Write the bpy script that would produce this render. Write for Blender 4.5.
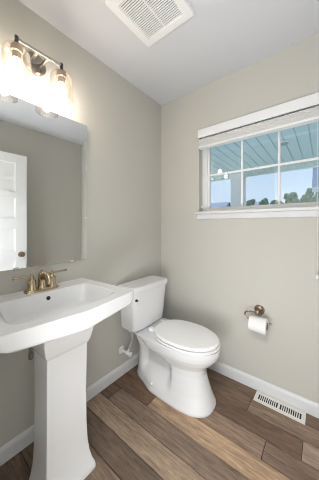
import bpy, bmesh, math, random
from mathutils import Vector, Matrix, noise
for o in list(bpy.data.objects):
    bpy.data.objects.remove(o, do_unlink=True)
SC = bpy.context.scene
COL = SC.collection
R = math.radians

# ---------------------------------------------------------------- camera, sky, light, exposure
cd = bpy.data.cameras.new('camera')
cam = bpy.data.objects.new('camera', cd); COL.objects.link(cam)
cam.location = (1.2998, -1.6681, 1.22)
cam.rotation_euler = (R(90), 0, R(38.339))
cd.sensor_fit = 'HORIZONTAL'; cd.sensor_width = 36; cd.lens = 36 * 208 / 319
cd.shift_y = -14.5 / 319
cd.clip_start = 0.02; cd.clip_end = 400
SC.camera = cam

w = bpy.data.worlds.new('sky'); SC.world = w; w.use_nodes = True
nt = w.node_tree; nt.nodes.clear()
tc = nt.nodes.new('ShaderNodeTexCoord'); sp = nt.nodes.new('ShaderNodeSeparateXYZ')
rp = nt.nodes.new('ShaderNodeValToRGB'); bgn = nt.nodes.new('ShaderNodeBackground'); wo = nt.nodes.new('ShaderNodeOutputWorld')
nt.links.new(tc.outputs['Generated'], sp.inputs[0]); nt.links.new(sp.outputs['Z'], rp.inputs[0])
e = rp.color_ramp.elements
e[0].position = 0.0; e[0].color = (0.80, 0.90, 1.0, 1)
e[1].position = 0.9; e[1].color = (0.22, 0.42, 0.80, 1)
k = e.new(0.12); k.color = (0.66, 0.81, 1.0, 1)
k = e.new(0.35); k.color = (0.46, 0.66, 0.95, 1)
bgn.inputs[1].default_value = 0.67
nt.links.new(rp.outputs[0], bgn.inputs[0]); nt.links.new(bgn.outputs[0], wo.inputs[0])

def add_light(name, kind, loc, rot, energy, color, size=None, size_y=None):
    l = bpy.data.lights.new(name, kind); l.energy = energy; l.color = color
    if kind == 'AREA':
        l.shape = 'RECTANGLE'; l.size = size; l.size_y = size_y
    if kind == 'SUN':
        l.angle = R(0.6)
    o = bpy.data.objects.new(name, l); COL.objects.link(o)
    o.location = loc; o.rotation_euler = rot
    return o
add_light('sun', 'SUN', (0, 16, 12), (R(-50), 0, R(14)), 2.8, (1, 0.96, 0.9))
add_light('hall_top_fill', 'AREA', (1.05, -2.05, 2.40), (R(10), 0, 0), 34, (0.97, 0.985, 1.0), 1.4, 0.5)  # added overhead fill outside the doorway, no actual hall fixture
add_light('hall_front_fill', 'AREA', (0.95, -3.1, 0.92), (R(104), 0, 0), 10, (0.94, 0.97, 1.0), 1.4, 1.4)  # added frontal fill that evens out the walls, no window behind it
add_light('hall_up_fill', 'AREA', (1.05, -2.15, 0.35), (R(156), 0, 0), 26, (0.97, 0.98, 1.0), 1.2, 0.7)  # added low uplight to brighten the ceiling and upper walls
BULB = 55.0
SC.view_settings.view_transform = 'Standard'; SC.view_settings.look = 'None'
SC.view_settings.gamma = 1; SC.view_settings.use_curve_mapping = False
SC.view_settings.exposure = 0.66
SC.cycles.max_bounces = 14; SC.cycles.transparent_max_bounces = 16
SC.cycles.sample_clamp_indirect = 6
SC.cycles.use_denoising = True
SC.cycles.filter_width = 1.0

# ---------------------------------------------------------------- materials
def s2l(c):
    return tuple((v / 255 / 12.92 if v / 255 <= 0.04045 else ((v / 255 + 0.055) / 1.055) ** 2.4) for v in c)
def mat(name, rgb, rough=0.5, metal=0.0, coat=0.0, bump=None, var=0.0, spec=0.5):
    m = bpy.data.materials.new(name); m.use_nodes = True
    t = m.node_tree; p = t.nodes['Principled BSDF']
    c = s2l(rgb)
    p.inputs['Roughness'].default_value = rough; p.inputs['Metallic'].default_value = metal
    p.inputs['Coat Weight'].default_value = coat; p.inputs['Coat Roughness'].default_value = 0.06
    p.inputs['Specular IOR Level'].default_value = spec
    p.inputs['Base Color'].default_value = (*c, 1)
    co = t.nodes.new('ShaderNodeTexCoord')
    n = t.nodes.new('ShaderNodeTexNoise'); n.inputs['Scale'].default_value = bump[0] if bump else 9.0
    n.inputs['Detail'].default_value = 3
    t.links.new(co.outputs['Object'], n.inputs['Vector'])
    mx = t.nodes.new('ShaderNodeMixRGB'); mx.blend_type = 'MIX'
    mx.inputs[1].default_value = (*[v * (1 - var) for v in c], 1); mx.inputs[2].default_value = (*[min(1, v * (1 + var)) for v in c], 1)
    t.links.new(n.outputs['Fac'], mx.inputs[0]); t.links.new(mx.outputs[0], p.inputs['Base Color'])
    if bump:
        b = t.nodes.new('ShaderNodeBump'); b.inputs['Strength'].default_value = bump[1]; b.inputs['Distance'].default_value = 0.002
        t.links.new(n.outputs['Fac'], b.inputs['Height']); t.links.new(b.outputs[0], p.inputs['Normal'])
    return m
def emit(name, rgb, strength):
    m = bpy.data.materials.new(name); m.use_nodes = True; t = m.node_tree; t.nodes.clear()
    e_ = t.nodes.new('ShaderNodeEmission'); o = t.nodes.new('ShaderNodeOutputMaterial')
    e_.inputs[0].default_value = (*rgb, 1); e_.inputs[1].default_value = strength
    t.links.new(e_.outputs[0], o.inputs[0]); return m
def thin_glass(name, tint, ior=1.5, rough=0.0, boost=1.0, seeds=False, milk=0.0):
    m = bpy.data.materials.new(name); m.use_nodes = True; t = m.node_tree; t.nodes.clear()
    o = t.nodes.new('ShaderNodeOutputMaterial'); mx = t.nodes.new('ShaderNodeMixShader')
    tr = t.nodes.new('ShaderNodeBsdfTransparent'); gl = t.nodes.new('ShaderNodeBsdfGlossy'); fr = t.nodes.new('ShaderNodeFresnel')
    tr.inputs[0].default_value = (*tint, 1); gl.inputs['Roughness'].default_value = rough; fr.inputs[0].default_value = ior
    mu = t.nodes.new('ShaderNodeMath'); mu.operation = 'MULTIPLY'; mu.inputs[1].default_value = boost; mu.use_clamp = True
    t.links.new(fr.outputs[0], mu.inputs[0]); t.links.new(mu.outputs[0], mx.inputs[0])
    t.links.new(tr.outputs[0], mx.inputs[1]); t.links.new(gl.outputs[0], mx.inputs[2])
    last = mx
    if seeds:
        co = t.nodes.new('ShaderNodeTexCoord'); v = t.nodes.new('ShaderNodeTexVoronoi'); v.inputs['Scale'].default_value = 140
        t.links.new(co.outputs['Object'], v.inputs['Vector'])
        b = t.nodes.new('ShaderNodeBump'); b.inputs['Strength'].default_value = 0.5; b.inputs['Distance'].default_value = 0.002
        t.links.new(v.outputs['Distance'], b.inputs['Height']); t.links.new(b.outputs[0], gl.inputs['Normal']); t.links.new(b.outputs[0], fr.inputs['Normal'])
        tl = t.nodes.new('ShaderNodeBsdfTranslucent'); tl.inputs[0].default_value = (1, 0.93, 0.85, 1)
        m2 = t.nodes.new('ShaderNodeMixShader'); m2.inputs[0].default_value = milk
        t.links.new(mx.outputs[0], m2.inputs[1]); t.links.new(tl.outputs[0], m2.inputs[2]); last = m2
    t.links.new(last.outputs[0], o.inputs[0]); return m

WALL = mat('greige_paint', (199, 197.5, 190.5), 0.75, bump=(160, 0.10), spec=0.25)
CEIL = mat('ceiling_paint', (212, 214, 218), 0.9, bump=(120, 0.12), spec=0.2)
TRIM = mat('white_trim_paint', (222, 223, 225), 0.4)
DOORM = mat('white_door_paint', (238, 240, 242), 0.4)
PORC = mat('white_porcelain', (229, 230, 232), 0.16, coat=0.35)
SEATM = mat('white_seat_plastic', (244, 244, 244), 0.28)
BRONZE = mat('champagne_bronze', (192, 173, 146), 0.27, metal=1.0, var=0.05)
BRONZED = mat('aged_bronze', (152, 134, 118), 0.30, metal=1.0, var=0.08)
NICKEL = mat('brushed_nickel', (176, 174, 170), 0.26, metal=1.0)
NICKELD = mat('dark_nickel', (158, 150, 142), 0.24, metal=1.0, var=0.2)
CHROME = mat('chrome', (215, 217, 220), 0.1, metal=1.0)
DARK = mat('dark_hole', (14, 14, 15), 0.5)
DARKG = mat('dark_grey_metal', (70, 70, 72), 0.35, metal=0.6)
VINYL = mat('white_vinyl', (236, 238, 240), 0.35)
BLIND = mat('blind_slats', (226, 226, 224), 0.5)
PAPER = mat('tissue_paper', (240, 240, 240), 0.95, bump=(300, 0.25), spec=0.1)
CARD = mat('cardboard', (150, 125, 98), 0.9)
FANM = mat('fan_plastic', (240, 240, 240), 0.45)
REGM = mat('register_enamel', (236, 234, 228), 0.4)
MIRR = mat('silvered_glass', (236, 238, 238), 0.0, metal=1.0)
HOSE = mat('braided_hose', (205, 205, 205), 0.45, bump=(600, 0.4))
SOFF = mat('porch_soffit_paint', (198, 220, 230), 0.7)
POSTM = mat('porch_post_paint', (226, 228, 230), 0.7)
SIDING = mat('neighbour_siding', (170, 188, 204), 0.8)
ROOF = mat('asphalt_shingles', (176, 184, 194), 0.9, bump=(20, 0.6), var=0.2)
LEAF = mat('tree_leaves', (128, 150, 124), 0.8, var=0.4)
BARK = mat('tree_bark', (90, 78, 66), 0.9, var=0.2)
LAWN = mat('lawn_grass', (120, 136, 88), 0.95, var=0.3)
CONC = mat('porch_concrete', (206, 208, 206), 0.9, var=0.08)
GLASS = thin_glass('window_glass', (0.96, 0.98, 0.98), 1.5, 0.0, 1.6)
SHADE = thin_glass('seeded_glass', (0.95, 0.90, 0.855), 1.45, 0.03, 0.55, True, 0.015)
BULBM = emit('lit_bulb', (1.0, 0.91, 0.80), BULB)
DISC = mat('porch_lamp_lens', (150, 168, 166), 0.4)

def floor_material():
    m = bpy.data.materials.new('wood_planks'); m.use_nodes = True; t = m.node_tree; p = t.nodes['Principled BSDF']
    at = t.nodes.new('ShaderNodeAttribute'); at.attribute_name = 'tint'
    sd = t.nodes.new('ShaderNodeAttribute'); sd.attribute_name = 'seed'
    co = t.nodes.new('ShaderNodeTexCoord')
    ad = t.nodes.new('ShaderNodeVectorMath'); ad.operation = 'ADD'
    t.links.new(co.outputs['Object'], ad.inputs[0]); t.links.new(sd.outputs['Color'], ad.inputs[1])
    def nz(scale, det, rough, dist=0.0):
        mp = t.nodes.new('ShaderNodeMapping'); mp.inputs['Scale'].default_value = scale
        n = t.nodes.new('ShaderNodeTexNoise'); n.inputs['Scale'].default_value = 1; n.inputs['Detail'].default_value = det
        n.inputs['Roughness'].default_value = rough; n.inputs['Distortion'].default_value = dist
        t.links.new(ad.outputs[0], mp.inputs[0]); t.links.new(mp.outputs[0], n.inputs['Vector']); return n
    def ramp(n, a, b, lo, hi):
        r = t.nodes.new('ShaderNodeMapRange'); r.inputs[1].default_value = a; r.inputs[2].default_value = b
        r.inputs[3].default_value = lo; r.inputs[4].default_value = hi
        t.links.new(n.outputs['Fac'], r.inputs[0]); return r
    g1 = ramp(nz((7, 85, 1), 6, 0.7, 0.6), 0.3, 0.7, 0.52, 1.46)   # fine grain
    g2 = ramp(nz((3.0, 10, 1), 4, 0.6, 0.8), 0.3, 0.7, 0.80, 1.22)     # broad smoky patches
    g3 = ramp(nz((26, 340, 1), 2, 0.5), 0.3, 0.7, 0.88, 1.1)           # pores
    m1 = t.nodes.new('ShaderNodeMath'); m1.operation = 'MULTIPLY'; m2 = t.nodes.new('ShaderNodeMath'); m2.operation = 'MULTIPLY'
    t.links.new(g1.outputs[0], m1.inputs[0]); t.links.new(g2.outputs[0], m1.inputs[1])
    t.links.new(m1.outputs[0], m2.inputs[0]); t.links.new(g3.outputs[0], m2.inputs[1])
    vm = t.nodes.new('ShaderNodeVectorMath'); vm.operation = 'SCALE'
    t.links.new(at.outputs['Color'], vm.inputs[0]); t.links.new(m2.outputs[0], vm.inputs['Scale'])
    t.links.new(vm.outputs[0], p.inputs['Base Color'])
    p.inputs['Roughness'].default_value = 0.5; p.inputs['Specular IOR Level'].default_value = 0.3
    b = t.nodes.new('ShaderNodeBump'); b.inputs['Strength'].default_value = 0.25; b.inputs['Distance'].default_value = 0.001
    t.links.new(m2.outputs[0], b.inputs['Height']); t.links.new(b.outputs[0], p.inputs['Normal'])
    return m
WOOD = floor_material()

# ---------------------------------------------------------------- mesh helpers (all in world coordinates)
def bx(bm, x0, x1, y0, y1, z0, z1, bev=0.0, seg=2):
    r = bmesh.ops.create_cube(bm, size=1.0)
    vs = r['verts']
    for v in vs:
        v.co = Vector(((x0 + x1) / 2 + v.co.x * (x1 - x0), (y0 + y1) / 2 + v.co.y * (y1 - y0), (z0 + z1) / 2 + v.co.z * (z1 - z0)))
    if bev > 0:
        ed = list({e_ for v in vs for e_ in v.link_edges})
        bmesh.ops.bevel(bm, geom=ed, offset=bev, segments=seg, affect='EDGES', profile=0.5)
def loft(bm, rings, cap0=True, cap1=True, closed=True):
    L = [[bm.verts.new(p) for p in r] for r in rings]
    n = len(L[0])
    for a, b in zip(L, L[1:]):
        for i in range(n if closed else n - 1):
            j = (i + 1) % n
            bm.faces.new((a[i], a[j], b[j], b[i]))
    if cap0: bm.faces.new(list(reversed(L[0])))
    if cap1: bm.faces.new(L[-1])
def frame_to(axis):
    a = Vector(axis).normalized()
    u = a.cross(Vector((0, 0, 1)))
    if u.length < 1e-4: u = Vector((1, 0, 0))
    u.normalize(); return a, u, a.cross(u)
def lathe(bm, base, axis, prof, n=32, cap0=True, cap1=True):
    """prof: (radius, distance along axis)"""
    a, u, v = frame_to(axis); b = Vector(base)
    rings = []
    for r, h in prof:
        r = max(r, 1e-5)
        rings.append([b + a * h + (u * math.cos(2 * math.pi * i / n) + v * math.sin(2 * math.pi * i / n)) * r for i in range(n)])
    loft(bm, rings, cap0, cap1)
def smooth_path(pts, sub=6):
    P = [Vector(p) for p in pts]; out = []
    for i in range(len(P) - 1):
        p0 = P[max(i - 1, 0)]; p1 = P[i]; p2 = P[i + 1]; p3 = P[min(i + 2, len(P) - 1)]
        for s in range(sub):
            t = s / sub
            out.append(0.5 * ((2 * p1) + (p2 - p0) * t + (2 * p0 - 5 * p1 + 4 * p2 - p3) * t * t + (3 * p1 - p0 - 3 * p2 + p3) * t ** 3))
    out.append(P[-1]); return out
def tube(bm, pts, r, n=14, sub=6):
    P = smooth_path(pts, sub) if sub > 1 else [Vector(p) for p in pts]
    rad = r if callable(r) else (lambda t: r)
    tan = [(P[min(i + 1, len(P) - 1)] - P[max(i - 1, 0)]).normalized() for i in range(len(P))]
    u = frame_to(tan[0])[1]; rings = []
    for i, p in enumerate(P):
        a = tan[i]; u = (u - a * u.dot(a)).normalized(); v = a.cross(u)
        rr = rad(i / (len(P) - 1))
        rings.append([p + (u * math.cos(2 * math.pi * k_ / n) + v * math.sin(2 * math.pi * k_ / n)) * rr for k_ in range(n)])
    loft(bm, rings)
def sup(th, n):
    c, s = math.cos(th), math.sin(th)
    return math.copysign(abs(c) ** (2 / n), c), math.copysign(abs(s) ** (2 / n), s)

ORIGIN = {}
def tag(o, label=None, cat=None, group=None, kind=None):
    if label: o['label'] = label
    if cat: o['category'] = cat
    if group: o['group'] = group
    if kind: o['kind'] = kind
    return o
def obj(name, bm, m, parent=None, smooth=True, angle=40, loc=None):
    org = Vector(loc) if loc else (ORIGIN[parent.name] if parent else Vector((0, 0, 0)))
    bmesh.ops.recalc_face_normals(bm, faces=bm.faces[:])
    bmesh.ops.translate(bm, verts=bm.verts[:], vec=-org)
    me = bpy.data.meshes.new(name); bm.to_mesh(me); bm.free()
    me.materials.append(m)
    o = bpy.data.objects.new(name, me); COL.objects.link(o)
    if parent:
        o.parent = parent; o.location = org - ORIGIN[parent.name]
    else:
        o.location = org
    ORIGIN[o.name] = org
    if smooth:
        me.polygons.foreach_set('use_smooth', [True] * len(me.polygons))
        try: me.set_sharp_from_angle(angle=R(angle))
        except Exception: pass
        wn = o.modifiers.new('weighted', 'WEIGHTED_NORMAL'); wn.keep_sharp = True; wn.weight = 60
    return o
def thing(name, label, cat, loc, group=None):
    o = bpy.data.objects.new(name, None); COL.objects.link(o)
    o.empty_display_size = 0.05; o.location = loc; ORIGIN[o.name] = Vector(loc)
    return tag(o, label, cat, group)
def struct(name, bm, m, parent=None, smooth=False):
    o = obj(name, bm, m, parent, smooth)
    if not parent: o['kind'] = 'structure'
    return o
def copy_thing(root, loc, label):
    r = root.copy(); COL.objects.link(r); r.location = loc; r['label'] = label; ORIGIN[r.name] = Vector(loc)
    for ch in list(root.children):
        c = ch.copy(); COL.objects.link(c); c.parent = r
    return r
def B(): return bmesh.new()

# ---------------------------------------------------------------- the room
XR, YF, H = 1.675, -1.55, 2.44
WX0, WX1, WZ0, WZ1 = 0.43, 1.345, 1.335, 2.06     # window opening

def build_floor():
    rnd = random.Random(7)
    bm = B(); bx(bm, -0.12, XR + 0.12, -3.3, 0.12, -0.12, -0.004)
    W = 0.127; y0 = 0.017
    fixed = {   # row: (joints in x, sRGB of the boards between them)
        0: ([0.55, 1.5], [(124, 98, 78), (120, 96, 78), (130, 106, 88)]),
        1: ([0.9], [(122, 98, 80), (140, 117, 98)]),
        2: ([0.2, 1.207], [(118, 92, 74), (112, 88, 72), (152, 130, 112)]),
        3: ([0.5, 1.042], [(118, 94, 78), (136, 112, 94), (122, 100, 85)]),
        4: ([0.36], [(112, 86, 66), (170, 140, 110)]),
        5: ([0.106], [(104, 82, 66), (126, 106, 90)]),
        6: ([1.3], [(150, 128, 106), (146, 124, 104)]),
        7: ([-0.05, 1.1], [(100, 82, 70), (106, 88, 75), (112, 92, 76)]),
        8: ([0.7], [(128, 108, 90), (120, 100, 84)]),
        9: ([0.17], [(120, 100, 82), (112, 92, 76)]),
    }
    tl = bm.loops.layers.float_color.new('tint'); sl = bm.loops.layers.float_color.new('seed')
    base = (0.02, 0.013, 0.009, 1)
    for f in bm.faces:
        for l in f.loops: l[tl] = base
    row = 0
    while y0 - row * W > -3.3:
        ya = y0 - row * W; yb = max(ya - W, -3.3); ya = min(ya, 0.0)
        if row in fixed: js, cols = fixed[row]
        else:
            js = sorted([rnd.uniform(0, 1.6)]); cols = [rnd.choice([(124, 102, 85), (146, 122, 100), (110, 90, 75)]) for _ in range(2)]
        xs = [-0.12] + js + [XR + 0.12]
        for i in range(len(xs) - 1):
            if xs[i + 1] - xs[i] < 0.01: continue
            n0 = len(bm.faces)
            bx(bm, xs[i] + 0.0016, xs[i + 1] - 0.0016, yb + 0.0018, ya - 0.0018, -0.012, 0.0, 0.0008, 1)
            bm.faces.ensure_lookup_table()
            c = s2l(cols[min(i, len(cols) - 1)]); g_ = sum(c) / 3; c = [1.1 * (v * .86 + g_ * .14) for v in c]; s = (rnd.uniform(0, 30), rnd.uniform(0, 30), rnd.uniform(0, 30), 1)
            for f in bm.faces[n0:]:
                for l in f.loops: l[tl] = (*c, 1); l[sl] = s
        row += 1
    return struct('floor', bm, WOOD)
build_floor()

bm = B(); bx(bm, -0.12, XR + 0.12, -3.3, 0.12, H, H + 0.12); struct('ceiling', bm, CEIL)
bm = B(); bx(bm, -0.12, 0, -3.3, 0.14, 0, H); struct('wall_left', bm, WALL)
bm = B()
bx(bm, 0, WX0, 0, 0.14, 0, H); bx(bm, WX1, XR, 0, 0.14, 0, H)
bx(bm, WX0, WX1, 0, 0.14, 0, WZ0); bx(bm, WX0, WX1, 0, 0.14, WZ1, H)
bmesh.ops.remove_doubles(bm, verts=bm.verts[:], dist=1e-5)
struct('wall_window_side', bm, WALL)
bm = B(); bx(bm, XR, XR + 0.12, -3.3, 0.14, 0, H); struct('wall_right', bm, WALL)
DX0, DX1, DZ = 0.74, 1.478, 2.045
bm = B(); bx(bm, 0, DX0, YF - 0.11, YF, 0, H); bx(bm, DX1, XR, YF - 0.11, YF, 0, H); bx(bm, DX0, DX1, YF - 0.11, YF, DZ, H)
struct('wall_front', bm, WALL)
bm = B(); bx(bm, 0, XR, -3.3, -3.2, 0, H); struct('wall_hall', bm, WALL)

def baseboard(name, p0, p1, nrm):
    prof = [(0, 0.0), (0.013, 0.0), (0.013, 0.062), (0.0115, 0.070), (0.008, 0.078), (0.0045, 0.083), (0, 0.085)]
    bm = B(); n = Vector((*nrm, 0))
    loft(bm, [[Vector((*p, 0)) + n * d + Vector((0, 0, z)) for d, z in prof] for p in (p0, p1)])
    return struct(name, bm, TRIM)
baseboard('baseboard_left', (0.0005, YF), (0.0005, -0.0005), (1, 0))
baseboard('baseboard_window_side', (0.014, -0.0005), (XR - 0.014, -0.0005), (0, -1))
baseboard('baseboard_right', (XR - 0.0005, -0.0005), (XR - 0.0005, YF), (-1, 0))

# ---------------------------------------------------------------- window
win = bpy.data.objects.new('window_1', None); COL.objects.link(win); win.location = (0.88, 0.07, WZ0); ORIGIN['window_1'] = Vector(win.location)
win['kind'] = 'structure'
FY0, FY1 = 0.062, 0.118
bm = B(); f = 0.045
bx(bm, WX0, WX0 + f, FY0, FY1, WZ0, WZ1, 0.003); bx(bm, WX1 - f, WX1, FY0, FY1, WZ0, WZ1, 0.003)
bx(bm, WX0 + f, WX1 - f, FY0, FY1, WZ0, WZ0 + 0.034, 0.003); bx(bm, WX0 + f, WX1 - f, FY0, FY1, WZ1 - f, WZ1, 0.003)
obj('window_frame', bm, VINYL, win)
gx0, gx1, gz0, gz1 = WX0 + f + 0.02, WX1 - f - 0.005, WZ0 + 0.038, WZ1 - f - 0.02
bm = B()
bx(bm, gx0 - 0.02, gx0, 0.072, 0.10, gz0 - 0.006, gz1 + 0.02, 0.002); bx(bm, gx1, gx1 + 0.005, 0.072, 0.10, gz0 - 0.006, gz1 + 0.02)
bx(bm, gx0, gx1, 0.072, 0.10, gz0 - 0.006, gz0 + 0.006, 0.002); bx(bm, gx0, gx1, 0.072, 0.10, gz1, gz1 + 0.02, 0.002)
obj('sash', bm, VINYL, win)
bm = B()
for x in (0.777, 1.041): bx(bm, x - 0.0085, x + 0.0085, 0.074, 0.082, gz0, gz1, 0.002)
bx(bm, gx0, gx1, 0.0735, 0.0825, 1.659, 1.677, 0.002)
obj('muntin_grid', bm, VINYL, win)
bm = B(); bx(bm, gx0 - 0.004, gx1 + 0.002, 0.086, 0.089, gz0 - 0.004, gz1 + 0.004); obj('window_pane', bm, GLASS, win, smooth=False)
bm = B()   # stool and apron
bx(bm, 0.405, 1.372, -0.032, 0.0, 1.318, 1.343, 0.006, 3)
bx(bm, WX0 + 0.0005, WX1 - 0.0005, -0.004, FY0, 1.319, 1.343)
bx(bm, 0.415, 1.362, -0.016, -0.0005, 1.276, 1.318, 0.004, 2)
o = struct('trim_1', bm, TRIM, None, True)

# ---------------------------------------------------------------- raised blind
bl = thing('window_blind', 'white horizontal blind raised to the top of the porch window', 'window blind', (0.88, -0.005, 2.06))
bm = B(); bx(bm, WX0 + 0.001, WX1 - 0.001, -0.031, -0.021, 1.982, 2.056, 0.004, 3)
bx(bm, WX0 + 0.001, WX0 + 0.006, -0.022, 0.02, 1.982, 2.056); bx(bm, WX1 - 0.006, WX1 - 0.001, -0.022, 0.02, 1.982, 2.056)
obj('valance', bm, VINYL, bl)
bm = B(); bx(bm, WX0 + 0.008, WX1 - 0.008, -0.018, 0.035, 2.012, 2.0595, 0.002); obj('head_rail', bm, VINYL, bl)
bm = B()
z = 1.912
kx = 0
while z < 1.9715:
    j = math.sin(kx * 2.1) * 0.0012
    bx(bm, WX0 + 0.008, WX1 - 0.008, -0.0245 + j, 0.026 + j, z, z + 0.0034); z += 0.0046; kx += 1
obj('slats', bm, BLIND, bl, smooth=False)
bm = B(); bx(bm, WX0 + 0.007, WX1 - 0.007, -0.0275, 0.028, 1.893, 1.911, 0.004, 3); obj('bottom_rail', bm, VINYL, bl)
for x in (WX0 + 0.09, WX0 + 0.46, WX1 - 0.09):
    bm = B(); bx(bm, x - 0.0012, x + 0.0012, -0.0290, -0.0278, 1.89, 2.0); obj('ladder_cord', bm, BLIND, bl, smooth=False)
def cord(x, y, ztop, zbot, nm, k=1.0):
    bm = B(); tube(bm, [(x, y, ztop), (x + 0.001, y, (ztop + zbot) / 2), (x, y, zbot)], 0.0013, 6, 4); c = obj(nm, bm, VINYL, bl)
    bm = B(); lathe(bm, (x, y, zbot - 0.026), (0, 0, 1), [(0.0062 * k, 0), (0.0075 * k, 0.003), (0.0066 * k, 0.014), (0.0035 * k, 0.024), (0.002, 0.027)], 14)
    obj('tassel', bm, VINYL, c)
cord(0.494, -0.0305, 1.985, 1.66, 'tilt_cord'); cord(0.474, -0.0305, 1.985, 1.395, 'tilt_cord')
cord(1.266, -0.038, 1.98, 0.915, 'lift_cord', 1.25); cord(1.2875, -0.038, 1.98, 0.915, 'lift_cord', 1.25)

# ---------------------------------------------------------------- mirror
MY0, MY1, MZ0, MZ1 = -1.476, -0.856, 0.987, 1.906
mr = thing('wall_mirror', 'frameless rectangular mirror with a slanted glass border on the wall above the sink', 'mirror', (0, -1.166, 0.987))
bm = B(); bv = 0.024; t0, t1 = 0.0050, 0.0055
lean = math.tan(R(1.3))      # the glass hangs a touch proud at its right edge
def ringo(d, x, k=1.0):
    return [Vector((x + k * (y - MY0) * lean, y, z)) for y, z in ((MY0 + d, MZ0 + d), (MY1 - d, MZ0 + d), (MY1 - d, MZ1 - d), (MY0 + d, MZ1 - d))]
loft(bm, [ringo(0, .0006, 0), ringo(0, t0), ringo(bv, t1)])
obj('mirror_glass', bm, MIRR, mr, smooth=False)
for y in (-0.962, -1.272, -1.40):
    xf = t1 + (y - MY0) * lean + .0005
    bm = B(); bx(bm, 0.0005, xf + .003, y - 0.012, y + 0.012, MZ0 - 0.007, MZ0 - 0.0004, 0.001); bx(bm, xf, xf + .003, y - 0.012, y + 0.012, MZ0 - 0.007, MZ0 + 0.008, 0.001)
    obj('clip', bm, VINYL, mr)

# ---------------------------------------------------------------- open door (seen in the mirror)
dr = bpy.data.objects.new('door_1', None); COL.objects.link(dr); dr.location = (1.49, -1.51, 0); ORIGIN['door_1'] = Vector(dr.location); dr['kind'] = 'structure'
bm = B(); dy0, dy1, dxa, dxb = -1.513, -0.787, 1.475, 1.51
bx(bm, dxa + 0.013, dxb - 0.013, dy0 + 0.01, dy1 - 0.01, 0.02, 2.02)
st = 0.115
bx(bm, dxa, dxb, dy0, dy0 + st, 0.012, 2.026, 0.002); bx(bm, dxa, dxb, dy1 - st, dy1, 0.012, 2.026, 0.002)
for z0, z1 in ((0.012, 0.21), (0.44, 0.55), (0.82, 0.93), (1.185, 1.30), (1.53, 1.60), (1.925, 2.026)):
    bx(bm, dxa, dxb, dy0 + st - 0.001, dy1 - st + 0.001, z0, z1, 0.002)
obj('door_slab', bm, DOORM, dr)
for sx, xx in ((-1, dxa), (1, dxb)):
    bm = B(); lathe(bm, (xx, -0.845, 0.89), (sx, 0, 0), [(0.031, 0), (0.031, 0.005), (0.026, 0.008), (0.011, 0.010), (0.010, 0.026), (0.018, 0.032), (0.026, 0.042), (0.0275, 0.052), (0.024, 0.061), (0.013, 0.066), (0.0, 0.067)], 28)
    obj('door_knob', bm, BRONZED, dr)
for z0 in (0.2, 1.0, 1.8):
    bm = B(); bx(bm, dxa - 0.0, dxa + 0.012, dy0 - 0.012, dy0 - 0.0005, z0, z0 + 0.09, 0.002); obj('hinge', bm, BRONZED, dr)

# ---------------------------------------------------------------- pedestal sink
SY = -1.163
sk = thing('pedestal_sink', 'white porcelain pedestal sink with a curved front edge below the mirror', 'sink', (0.0, SY, 0))
def smap(u, v, z):
    a = (u + 1) / 2
    x1 = 0.462 + 0.052 * (1 - min(1, v * v))
    top = z > .80
    if top: z += .012 + .007 * (1 - a)
    elif z > .76:
        q = max(0.0, min(1.0, (abs(v) - .66) / .34)); z += .030 * q * q * (3 - 2 * q)
    return Vector((0.004 + (x1 - 0.004) * a, SY + v * (0.284 + 0.045 * a), z))
def sring(uc, us, vs, n, z, N=120, fc=0.0):
    r = []
    for i in range(N):
        c, s = sup(2 * math.pi * i / N, n); r.append(smap(uc + us * c, vs * s, z))
    return r
IU, IS, IV = 0.075, 0.60, 0.775
rings = [sring(-0.1, .48, .38, 4, .700), sring(-0.1, .60, .60, 5, .735), sring(-.08, .72, .74, 7, .752), sring(-.03, .90, .90, 14, .779),
         sring(0, .975, .98, 30, .777), sring(0, .995, .995, 36, .780), sring(0, 1, 1, 40, .786), sring(0, 1, 1, 40, .836), sring(0, .997, .997, 40, .842), sring(0, .988, .990, 36, .8447),
         sring(0, .965, .975, 20, .845), sring(0.0, .94, .955, 16, .8425),
         sring(IU, IS + .03, IV + .03, 9, .8425), sring(IU, IS + .008, IV + .008, 8, .841), sring(IU, IS - .004, IV - .004, 8, .836), sring(IU, IS - .02, IV - .02, 7, .824),
         sring(IU, IS - .06, IV - .055, 6, .801), sring(IU, IS - .09, IV - .085, 5.5, .7755), sring(IU, IS - .15, IV - .14, 5, .7596), sring(IU, IS - .26, IV - .27, 4, .757),
         sring(IU, .10, .09, 2.2, .752), sring(IU, .03, .03, 2, .750)]
bm = B(); loft(bm, rings); basin = obj('basin', bm, PORC, sk, angle=50)
bm = B(); xo = smap(IU - IS + .02, 0, 0).x
lathe(bm, (0.1362, SY + .002, 0.829), (0.93, 0, 0.36), [(0.0105, -0.004), (0.0105, 0.0022), (0.008, 0.003), (0.0, 0.003)], 20)
obj('overflow_hole', bm, DARK, basin)
bm = B(); cx = smap(IU, 0, 0).x
lathe(bm, (cx, SY, 0.749), (0, 0, 1), [(0.030, 0), (0.030, 0.004), (0.026, 0.006), (0.020, 0.0045), (0.018, 0.007), (0.0, 0.009)], 24); obj('drain', bm, BRONZE, basin)
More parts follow.
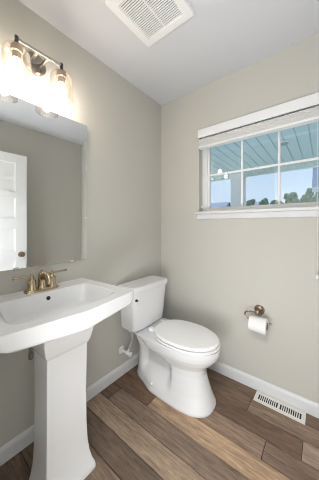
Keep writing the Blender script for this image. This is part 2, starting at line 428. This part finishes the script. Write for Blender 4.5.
# pedestal
PY = -1.163
def pring(xb, xf, hw, n, z, N=64):
    cx_, hx = (xb + xf) / 2, (xf - xb) / 2
    return [Vector((cx_ + hx * c, PY + hw * s, z)) for c, s in (sup(2 * math.pi * i / N, n) for i in range(N))]
bm = B()
loft(bm, [pring(.205, .396, .126, 16, 0.0), pring(.205, .396, .126, 16, .012), pring(.205, .392, .124, 16, .022), pring(.207, .378, .115, 20, .045),
          pring(.208, .365, .106, 24, .085), pring(.209, .357, .101, 28, .14), pring(.21, .352, .098, 34, .22), pring(.212, .350, .0965, 36, .36), pring(.213, .352, .097, 36, .50), pring(.213, .356, .0985, 36, .628),
          pring(.205, .361, .103, 36, .634), pring(.198, .369, .110, 36, .650), pring(.192, .378, .118, 36, .690), pring(.19, .380, .120, 36, .702), pring(.19, .380, .120, 36, .735)])
obj('pedestal', bm, PORC, sk, angle=35)
bm = B(); lathe(bm, (0.075, -1.222, 0.51), (0, 0, 1), [(0.012, 0), (0.014, 0.002), (0.014, 0.03), (0.010, 0.034), (0.010, 0.21)], 20); obj('supply_pipe', bm, NICKEL, sk)

# ---------------------------------------------------------------- faucet
FX, FZ = 0.062, 0.8608
fc = thing('faucet', 'champagne bronze two handle faucet on the back ledge of the pedestal sink', 'faucet', (FX, SY, FZ))
bm = B()
def fr_(hx, hy, z, n=5, N=48): return [Vector((FX + hx * c, SY + hy * s, z)) for c, s in (sup(2 * math.pi * i / N, n) for i in range(N))]
loft(bm, [fr_(.031, .087, FZ), fr_(.031, .087, FZ + .004), fr_(.028, .084, FZ + .009), fr_(.024, .080, FZ + .013), fr_(.022, .078, FZ + .014)])
obj('base_plate', bm, BRONZE, fc)
for s in (-1, 1):
    hy = SY + s * 0.053
    bm = B(); lathe(bm, (FX, hy, FZ + .012), (0, 0, 1), [(.026, 0), (.0255, .003), (.0225, .009), (.0205, .030), (.0195, .042), (.0215, .045), (.0215, .050), (.0165, .053), (.012, .058), (.010, .062), (.0095, .066), (.0115, .069), (.0115, .076), (.008, .080), (.0055, .083), (.0065, .087), (.004, .090), (0, .091)], 28)
    hd = obj('handle', bm, BRONZE, fc)
    bm = B(); tube(bm, [(FX, hy, FZ + .084), (FX + .001, hy + s * .03, FZ + .086), (FX + .001, hy + s * .082, FZ + .088)], lambda t: .0052 + .0012 * t, 14, 5)
    lathe(bm, (FX + .001, hy + s * .079, FZ + .088), (0, s, 0), [(.0078, 0), (.0085, .002), (.0085, .007), (.006, .010), (0, .0105)], 16)
    obj('lever', bm, BRONZE, hd)
bm = B()
lathe(bm, (FX, SY, FZ + .012), (0, 0, 1), [(.025, 0), (.0245, .003), (.0205, .009), (.019, .040), (.020, .046), (.0205, .056), (.021, .072), (.019, .082), (.014, .087), (.008, .089), (.006, .094), (.0085, .098), (.0085, .101), (.005, .104), (0, .105)], 30)
tube(bm, [(FX + .002, SY, FZ + .060), (FX + .025, SY, FZ + .083), (FX + .052, SY, FZ + .093), (FX + .076, SY, FZ + .087), (FX + .088, SY, FZ + .068), (FX + .090, SY, FZ + .056)], lambda t: .0160 - .003 * t, 18, 6)
lathe(bm, (FX + .090, SY, FZ + .048), (0, 0, 1), [(.0115, 0), (.0138, .001), (.0138, .012), (.012, .014)], 20)
obj('spout', bm, BRONZE, fc)

# ---------------------------------------------------------------- vanity light
LX, LY0, LY1, LZ = 0.112, -1.302, -1.078, 2.14
vl = thing('vanity_light', 'two bulb wall light with clear glass bell shades above the mirror', 'wall light', (0, -1.178, 2.14))
bm = B(); lathe(bm, (0.0005, -1.178, 2.14), (1, 0, 0), [(.060, 0), (.060, .010), (.056, .016), (.046, .020), (.043, .0215), (.030, .026), (.012, .030), (0, .031)], 40); obj('back_plate', bm, NICKELD, vl)
for y in (-1.205, -1.150):
    bm = B(); bx(bm, .015, LX, y - .0065, y + .0065, LZ - .0065, LZ + .0065, .0015); obj('arm', bm, NICKEL, vl)
bm = B(); bx(bm, LX - .006, LX + .006, LY0 - .008, LY1 + .008, LZ - .007, LZ + .007, .0012); obj('crossbar', bm, NICKEL, vl)
for y in (LY0, LY1):
    bm = B(); bx(bm, LX - .0075, LX + .0075, y - .0075, y + .0075, 2.108, 2.154, .0015); obj('post', bm, DARKG, vl)
    bm = B(); lathe(bm, (LX, y, 2.040), (0, 0, 1), [(.017, 0), (.019, .002), (.019, .030), (.026, .034), (.027, .050), (.024, .062), (.014, .068)], 28); obj('socket', bm, BRONZED, vl)
    prof = [(.064, 0), (.064, .05), (.063, .09), (.0605, .122), (.056, .140), (.048, .154), (.036, .163), (.026, .167), (.020, .169)]
    bm = B(); zz = 1.937
    lathe(bm, (LX, y, zz), (0, 0, 1), prof, 40, False, False)
    lathe(bm, (LX, y, zz), (0, 0, 1), [(.064 + .0012 * math.cos(a), .0012 * math.sin(a)) for a in [i * math.pi / 3 for i in range(7)]], 40, False, False)
    o = obj('glass_shade', bm, SHADE, vl)
    bm = B(); lathe(bm, (LX, y, 1.952), (0, 0, 1), [(0, 0), (.010, .002), (.019, .010), (.0235, .024), (.0235, .038), (.020, .055), (.0155, .075), (.0135, .090)], 24); obj('light_bulb', bm, BULBM, vl)

# ---------------------------------------------------------------- toilet
TY = -0.37
tl = thing('toilet', 'white two piece toilet with closed lid in the corner beside the sink', 'toilet', (0.03, TY, 0))
def egg(xb, xf, hw, z, nb=3.2, nf=2.1, cxf=0.52, N=96):
    cx_ = xb + (xf - xb) * cxf; r = []
    for i in range(N):
        th = 2 * math.pi * i / N
        n = nf if math.cos(th) >= 0 else nb
        c, s = sup(th, n)
        r.append(Vector((cx_ + (xf - cx_ if c >= 0 else cx_ - xb) * c, TY + hw * s, z)))
    return r
def lerp_sec(S, z):
    for a, b in zip(S, S[1:]):
        if a[0] <= z <= b[0]:
            t = (z - a[0]) / (b[0] - a[0]); t = t * t * (3 - 2 * t) if False else t
            return [p + (q - p) * t for p, q in zip(a, b)]
    return list(S[-1])
#        z     xb    xf    hw    nb   nf   cx
SEC = [(0.000, .062, .728, .150, 2.6, 2.6, .62),
       (0.012, .060, .730, .152, 2.6, 2.6, .62),
       (0.040, .066, .720, .143, 2.6, 2.5, .62),
       (0.090, .074, .702, .128, 2.8, 2.4, .62),
       (0.150, .080, .682, .118, 3.0, 2.4, .62),
       (0.210, .084, .668, .113, 3.2, 2.3, .60),
       (0.250, .084, .672, .119, 3.4, 2.2, .58),
       (0.280, .082, .700, .138, 3.6, 2.15, .56),
       (0.310, .080, .732, .158, 3.8, 2.1, .54),
       (0.340, .078, .754, .171, 4.0, 2.1, .53),
       (0.370, .074, .764, .177, 4.2, 2.1, .52),
       (0.398, .070, .766, .178, 4.2, 2.1, .52),
       (0.404, .074, .762, .174, 4.2, 2.1, .52)]
def sstep(a, b, x):
    t = max(0, min(1, (x - a) / (b - a))); return t * t * (3 - 2 * t)
bm = B(); rings = []
zs = [0, .006, .012, .02, .03, .04, .055, .07] + [.08 + .006 * i for i in range(52)] + [.394, .398, .402, .404]
for z in zs:
    _, xb, xf, hw, nb, nf, cc = lerp_sec(SEC, z)
    ring = egg(xb, xf, hw, z, nb, nf, cc, 256)
    out = []
    for p in ring:
        # recess between the rear column, the sloping rim crease, the front column and the foot
        ztop = .392 - .40 * max(0, p.x - .16)
        m = sstep(.14, .20, p.x) * (1 - sstep(.40, .48, p.x)) * sstep(.05, .15, z) * (1 - sstep(ztop - .06, ztop, z))
        d = p.y - TY
        # rear column stays slim under the deck
        rear = (1 - sstep(.17, .30, p.x)) * (1 - sstep(.36, .39, z)) * 0.18
        k_ = 1 - 0.64 * m - rear * (1 - m)
        if abs(d) > 0.02:
            d2 = math.copysign(max(abs(d) * k_, 0.02), d)
        else: d2 = d
        out.append(Vector((p.x, TY + d2, z)))
    rings.append(out)
loft(bm, rings)
bowl = obj('bowl', bm, PORC, tl, angle=60)
bm = B(); lathe(bm, (0.30, TY - .128, .050), (0, -.5, .85), [(.014, -.01), (.014, .004), (.011, .010), (.005, .013), (0, .0135)], 20); obj('bolt_cap', bm, PORC, bowl)
# seat and lid
def eg2(xb, xf, hw, z): return egg(xb, xf, hw, z, 2.5, 2.05, .50, 200)
bm = B(); loft(bm, [eg2(.284, .748, .162, .404), eg2(.284, .748, .162, .4085), eg2(.276, .762, .174, .4088), eg2(.274, .765, .177, .411), eg2(.274, .765, .177, .4185), eg2(.277, .761, .174, .4215), eg2(.286, .743, .160, .4216)]); obj('seat', bm, SEATM, tl)
bm = B(); loft(bm, [eg2(.288, .738, .156, .4216), eg2(.288, .738, .156, .4278), eg2(.276, .755, .172, .4282), eg2(.274, .758, .175, .430), eg2(.274, .758, .175, .438), eg2(.278, .753, .171, .4435), eg2(.286, .744, .164, .447), eg2(.297, .730, .153, .4465), eg2(.307, .720, .144, .4480), eg2(.36, .66, .10, .4515), eg2(.48, .54, .03, .4525)]); obj('seat_lid', bm, SEATM, tl, angle=35)
for s in (-1, 1):
    bm = B(); bx(bm, .235, .285, TY + s * .075 - .018, TY + s * .075 + .018, .403, .432, .008, 3); obj('hinge', bm, SEATM, tl)
# tank
def tk(xf, hw, z, bulge=.012, xb=.035, n=9, N=96):
    r = []
    for i in range(N):
        c, s = sup(2 * math.pi * i / N, n)
        xx = (xb + xf) / 2 + (xf - xb) / 2 * c
        if c > 0: xx += bulge * c * (1 - s * s)
        r.append(Vector((xx, TY - .022 + hw * s, z)))
    return r
bm = B(); loft(bm, [tk(.165, .150, .4045), tk(.178, .165, .408), tk(.188, .176, .416), tk(.195, .181, .430), tk(.202, .188, .50), tk(.208, .197, .60), tk(.213, .205, .69), tk(.213, .205, .712)])
obj('tank', bm, PORC, tl, angle=50)
bm = B(); loft(bm, [tk(.214, .211, .7125, xb=.032), tk(.222, .218, .715, xb=.030), tk(.224, .220, .722, xb=.03), tk(.224, .220, .744, xb=.03), tk(.221, .217, .752, xb=.032), tk(.213, .210, .757, xb=.036), tk(.198, .196, .7585, xb=.05)])
obj('tank_lid', bm, PORC, tl, angle=50)
bm = B(); lathe(bm, (.207, -.566, .664), (1, 0, 0), [(.011, 0), (.011, .004), (.008, .008), (.006, .018), (0, .019)], 20); obj('flush_lever', bm, DARKG, tl)

# water supply beside the toilet
wv = thing('water_supply_valve', 'white shutoff valve with hose on the wall left of the toilet', 'valve', (0.0, -.525, .203))
bm = B(); lathe(bm, (.0006, -.525, .203), (1, 0, 0), [(.032, 0), (.031, .004), (.024, .010), (.012, .013), (.0105, .014), (.0105, .060)], 28); obj('escutcheon', bm, VINYL, wv)
bm = B(); lathe(bm, (.058, -.525, .203), (1, 0, 0), [(.013, 0), (.015, .002), (.015, .024), (.012, .026), (.009, .036)], 20)
lathe(bm, (.073, -.525, .195), (0, .35, 1), [(.010, 0), (.010, .026), (.0085, .036)], 18); obj('valve_body', bm, VINYL, wv)
bm = B(); lathe(bm, (.092, -.525, .203), (1, 0, 0), [(.013, 0), (.018, .003), (.018, .014), (.013, .018), (0, .019)], 10); obj('valve_handle', bm, VINYL, wv)
bm = B(); tube(bm, [(.073, -.512, .228), (.080, -.500, .262), (.092, -.4935, .31), (.098, -.498, .345), (.098, -.512, .375), (.098, -.520, .395)], .0062, 12, 6); obj('supply_hose', bm, HOSE, wv)
bm = B(); lathe(bm, (.098, -.520, .384), (0, 0, 1), [(.014, 0), (.015, .002), (.015, .0215)], 12); obj('coupling_nut', bm, VINYL, wv)

# ---------------------------------------------------------------- paper holder and roll
hp = thing('toilet_paper_holder', 'bronze toilet paper holder with open hook arm on the window wall', 'paper holder', (.925, 0, .594))
bm = B(); lathe(bm, (.925, -.0006, .597), (0, -1, 0), [(.035, 0), (.035, .006), (.031, .010), (.029, .0105), (.027, .016), (.018, .021), (.015, .026), (.0145, .040), (.017, .046), (.017, .062), (.015, .076), (.010, .080), (0, .081)], 32); obj('rosette', bm, BRONZED, hp)
bm = B(); tube(bm, [(.925, -.070, .597), (.885, -.070, .597), (.862, -.070, .594), (.846, -.070, .584), (.840, -.070, .568), (.846, -.070, .551), (.862, -.070, .542), (.885, -.070, .540), (.95, -.070, .540), (1.010, -.070, .540)], .0052, 14, 5)
lathe(bm, (1.006, -.07, .540), (1, 0, 0), [(.0065, 0), (.0075, .002), (.0075, .009), (.005, .012), (0, .0125)], 14); obj('arm', bm, NICKELD, hp)
TPX0, TPX1, TPZ = .878, .99, .5135
tp = thing('toilet_paper_roll', 'white toilet paper roll hanging on the bronze hook arm', 'toilet paper', (.924, -.07, TPZ))
bm = B(); lathe(bm, (TPX0, -.07, TPZ), (1, 0, 0), [(.023, 0), (.053, 0), (.0545, .0015), (.0545, .1105), (.053, .112), (.023, .112), (.023, 0)], 48, False, False); obj('paper', bm, PAPER, tp, angle=50)
bm = B(); lathe(bm, (TPX0, -.07, TPZ), (1, 0, 0), [(.0229, .0), (.0229, .112), (.0217, .112), (.0217, 0), (.0229, 0)], 32, False, False); obj('cardboard_core', bm, CARD, tp)

# ---------------------------------------------------------------- floor register
rg = thing('floor_register', 'white slotted floor vent along the baseboard under the window', 'floor vent', (1.06, -.07, 0))
x0, x1, y0, y1 = .912, 1.209, -.121, -.019
bm = B()
secs = [(.934, 1.054), (1.067, 1.187)]; sy0, sy1 = -.096, -.044; zt = .005
bx(bm, x0, x1, y0, sy0, .0004, zt, .001); bx(bm, x0, x1, sy1, y1, .0004, zt, .001)
for xa, xb in ((x0, secs[0][0]), (secs[0][1], secs[1][0]), (secs[1][1], x1)): bx(bm, xa, xb, sy0 - .0011, sy1 + .0011, .0004, zt - .00005)
obj('faceplate', bm, REGM, rg)
for a, b in secs:
    n = 10; p = (b - a) / n
    for i in range(1, n):
        bm = B(); bx(bm, a + i * p - .0026, a + i * p + .0026, sy0 - .001, sy1 + .001, .0012, zt - .0004); obj('louver', bm, REGM, rg, smooth=False)
bm = B(); bx(bm, secs[0][0] - .001, secs[1][1] + .001, sy0 - .001, sy1 + .001, .0003, .001); obj('duct_opening', bm, DARK, rg, smooth=False)

# ---------------------------------------------------------------- ceiling fan grille
ef = thing('exhaust_fan', 'white square exhaust fan grille on the ceiling above the toilet', 'exhaust fan', (.545, -.79, H))
fx0, fx1, fy0, fy1 = .362, .722, -.966, -.606
bm = B(); zt, zb = H - .0005, H - .022
sq = lambda d, z: [Vector((fx0 + d, fy0 + d, z)), Vector((fx1 - d, fy0 + d, z)), Vector((fx1 - d, fy1 - d, z)), Vector((fx0 + d, fy1 - d, z))]
loft(bm, [sq(0, zt), sq(0, zt - .006), sq(.006, zb + .003), sq(.012, zb), sq(.050, zb + .001), sq(.053, zb + .004), sq(.053, zt)], False, False)
obj('frame', bm, FANM, ef, angle=30)
bm = B(); n = 21; a, b = fx0 + .053, fx1 - .053; p = (b - a) / n
for i in range(n):
    y = fy0 + .053 + (i + .5) * p
    bx(bm, a, b, y - p * .26, y + p * .26, zb + .003, zb + .008)
for x in (a + (b - a) / 2,): bx(bm, x - .003, x + .003, fy0 + .053, fy1 - .053, zb + .0035, zb + .012)
obj('grille', bm, FANM, ef, smooth=False)
bm = B(); bx(bm, a, b, fy0 + .053, fy1 - .053, zt - .004, zt - .001); obj('fan_housing', bm, mat('fan_interior', (60, 60, 62), .8), ef, smooth=False)

# ---------------------------------------------------------------- outside
bm = B(); bx(bm, -90, 90, 3.9, 140, -.6, -.4); struct('ground', bm, LAWN)
bm = B(); bx(bm, -6, 8, .14, 3.75, -.4, -.12); struct('path', bm, CONC)
bm = B(); yq = .145
x = -5.0
while x < 6.0:
    bx(bm, x + .006, x + .15 - .005, .145, 3.70, 2.45, 2.47, .004, 1); x += .15
bx(bm, -5, 6, .145, 3.70, 2.466, 2.56)
struct('porch_ceiling', bm, SOFF)
bm = B(); bx(bm, -5, 6, 3.70, 3.74, 2.425, 2.62, .004); struct('porch_beam', bm, POSTM)
bm = B(); bx(bm, -.47, -.19, 3.34, 3.60, -.12, 2.45, .004)
for z0, z1, d in ((-.12, .12, .02), (2.36, 2.45, .012)): bx(bm, -.47 - d, -.19 + d, 3.34 - d, 3.60 + d, z0, z1, .004)
o = obj('porch_post', bm, POSTM, None, loc=(-.33, 3.47, -.12)); tag(o, 'square blue grey porch post seen through the left window panes', 'post')
pl = thing('porch_ceiling_light', 'small round flush lamp on the blue porch ceiling outside', 'ceiling light', (.836, 1.887, 2.45))
bm = B(); lathe(bm, (.836, 1.887, 2.449), (0, 0, -1), [(.075, 0), (.075, .012), (.070, .018), (.062, .020)], 32); obj('lamp_rim', bm, POSTM, pl)
bm = B(); lathe(bm, (.836, 1.887, 2.432), (0, 0, -1), [(.062, 0), (.055, .012), (.035, .020), (0, .023)], 28); obj('lens', bm, DISC, pl)

def house(name, label, x0, x1, y0, y1, eave, ridge, group=None, over=.3):
    h = thing(name, label, 'house', ((x0 + x1) / 2, (y0 + y1) / 2, -.4), group)
    ym = (y0 + y1) / 2
    bm = B()
    pr = [(y0, -.4), (y1, -.4), (y1, eave), (ym, ridge - .1), (y0, eave)]
    loft(bm, [[Vector((x, a, b)) for a, b in pr] for x in (x0, x1)]); obj('wall', bm, SIDING, h, smooth=False)
    sl = (ridge - eave) / (ym - y0); ez = eave - sl * over
    rf = [(y0 - over, ez), (ym, ridge), (y1 + over, ez), (y1 + over, ez + .16), (ym, ridge + .18), (y0 - over, ez + .16)]
    bm = B(); loft(bm, [[Vector((x, a, b)) for a, b in rf] for x in (x0 - over, x1 + over)]); obj('roof', bm, ROOF, h, smooth=False)
    bm = B(); bx(bm, x0 - over, x1 + over, y0 - over - .03, y0 - over, ez - .06, ez + .15); obj('fascia', bm, TRIM, h, smooth=False)
    for xa, xb in ((x0 - .02, x0 + .16), (x1 - .16, x1 + .02)):
        bm = B(); bx(bm, xa, xb, y0 - .03, y0 + .12, -.4, eave); obj('corner_board', bm, TRIM, h, smooth=False)
    return h
house('neighbour_house', 'blue grey neighbour house with steep grey roof at the right window edge', 1.17, 8.5, 10.3, 15.7, 3.1, 5.9)
house('distant_house', 'distant low roofed house seen left of the porch post', -19, -13.6, 35, 43, 3.6, 5.7, 'distant houses beyond the porch')
house('distant_house', 'distant low roofed house seen right of the porch post', -11.2, -7.2, 36, 44, 3.6, 5.5, 'distant houses beyond the porch')
rnd = random.Random(3)
def tree(x, y, h, label):
    t = thing('tree', label, 'tree', (x, y, -.4), 'distant trees along the skyline')
    bm = B(); tube(bm, [(x, y, -.4), (x + .05, y, h * .4), (x, y, h * .75)], lambda q: .16 - .09 * q, 8, 3); obj('trunk', bm, BARK, t)
    bm = B()
    for _ in range(18):
        a = rnd.uniform(0, 6.28); rr = rnd.uniform(0, .42); zc = rnd.uniform(.5, .93) * h
        r_ = rnd.uniform(.30, .46)
        m4 = Matrix.Translation((x + rr * math.cos(a), y + rr * math.sin(a), zc))
        rs = bmesh.ops.create_icosphere(bm, subdivisions=2, radius=r_, matrix=m4)
        for v in rs['verts']:
            c = m4.translation; d = v.co - c
            v.co = c + d * (1 + .45 * noise.noise(v.co * 2.3))
    obj('crown', bm, LEAF, t, angle=20)
spots = [(-9.2 + .92 * i, 31.5 + 2.6 * (i % 2), 5.1 + .02 * i + rnd.uniform(-.05, .3) + (.5 if 7 <= i <= 11 else 0)) for i in range(13)]
nth = ['first', 'second', 'third', 'fourth', 'fifth', 'sixth', 'seventh', 'eighth', 'ninth', 'tenth', 'eleventh', 'twelfth', 'thirteenth']
words = [n_ + ' tree from the left in the distant skyline row outside the window' for n_ in nth]
for (x, y, h), wd in zip(spots, words): tree(x, y, h, wd)
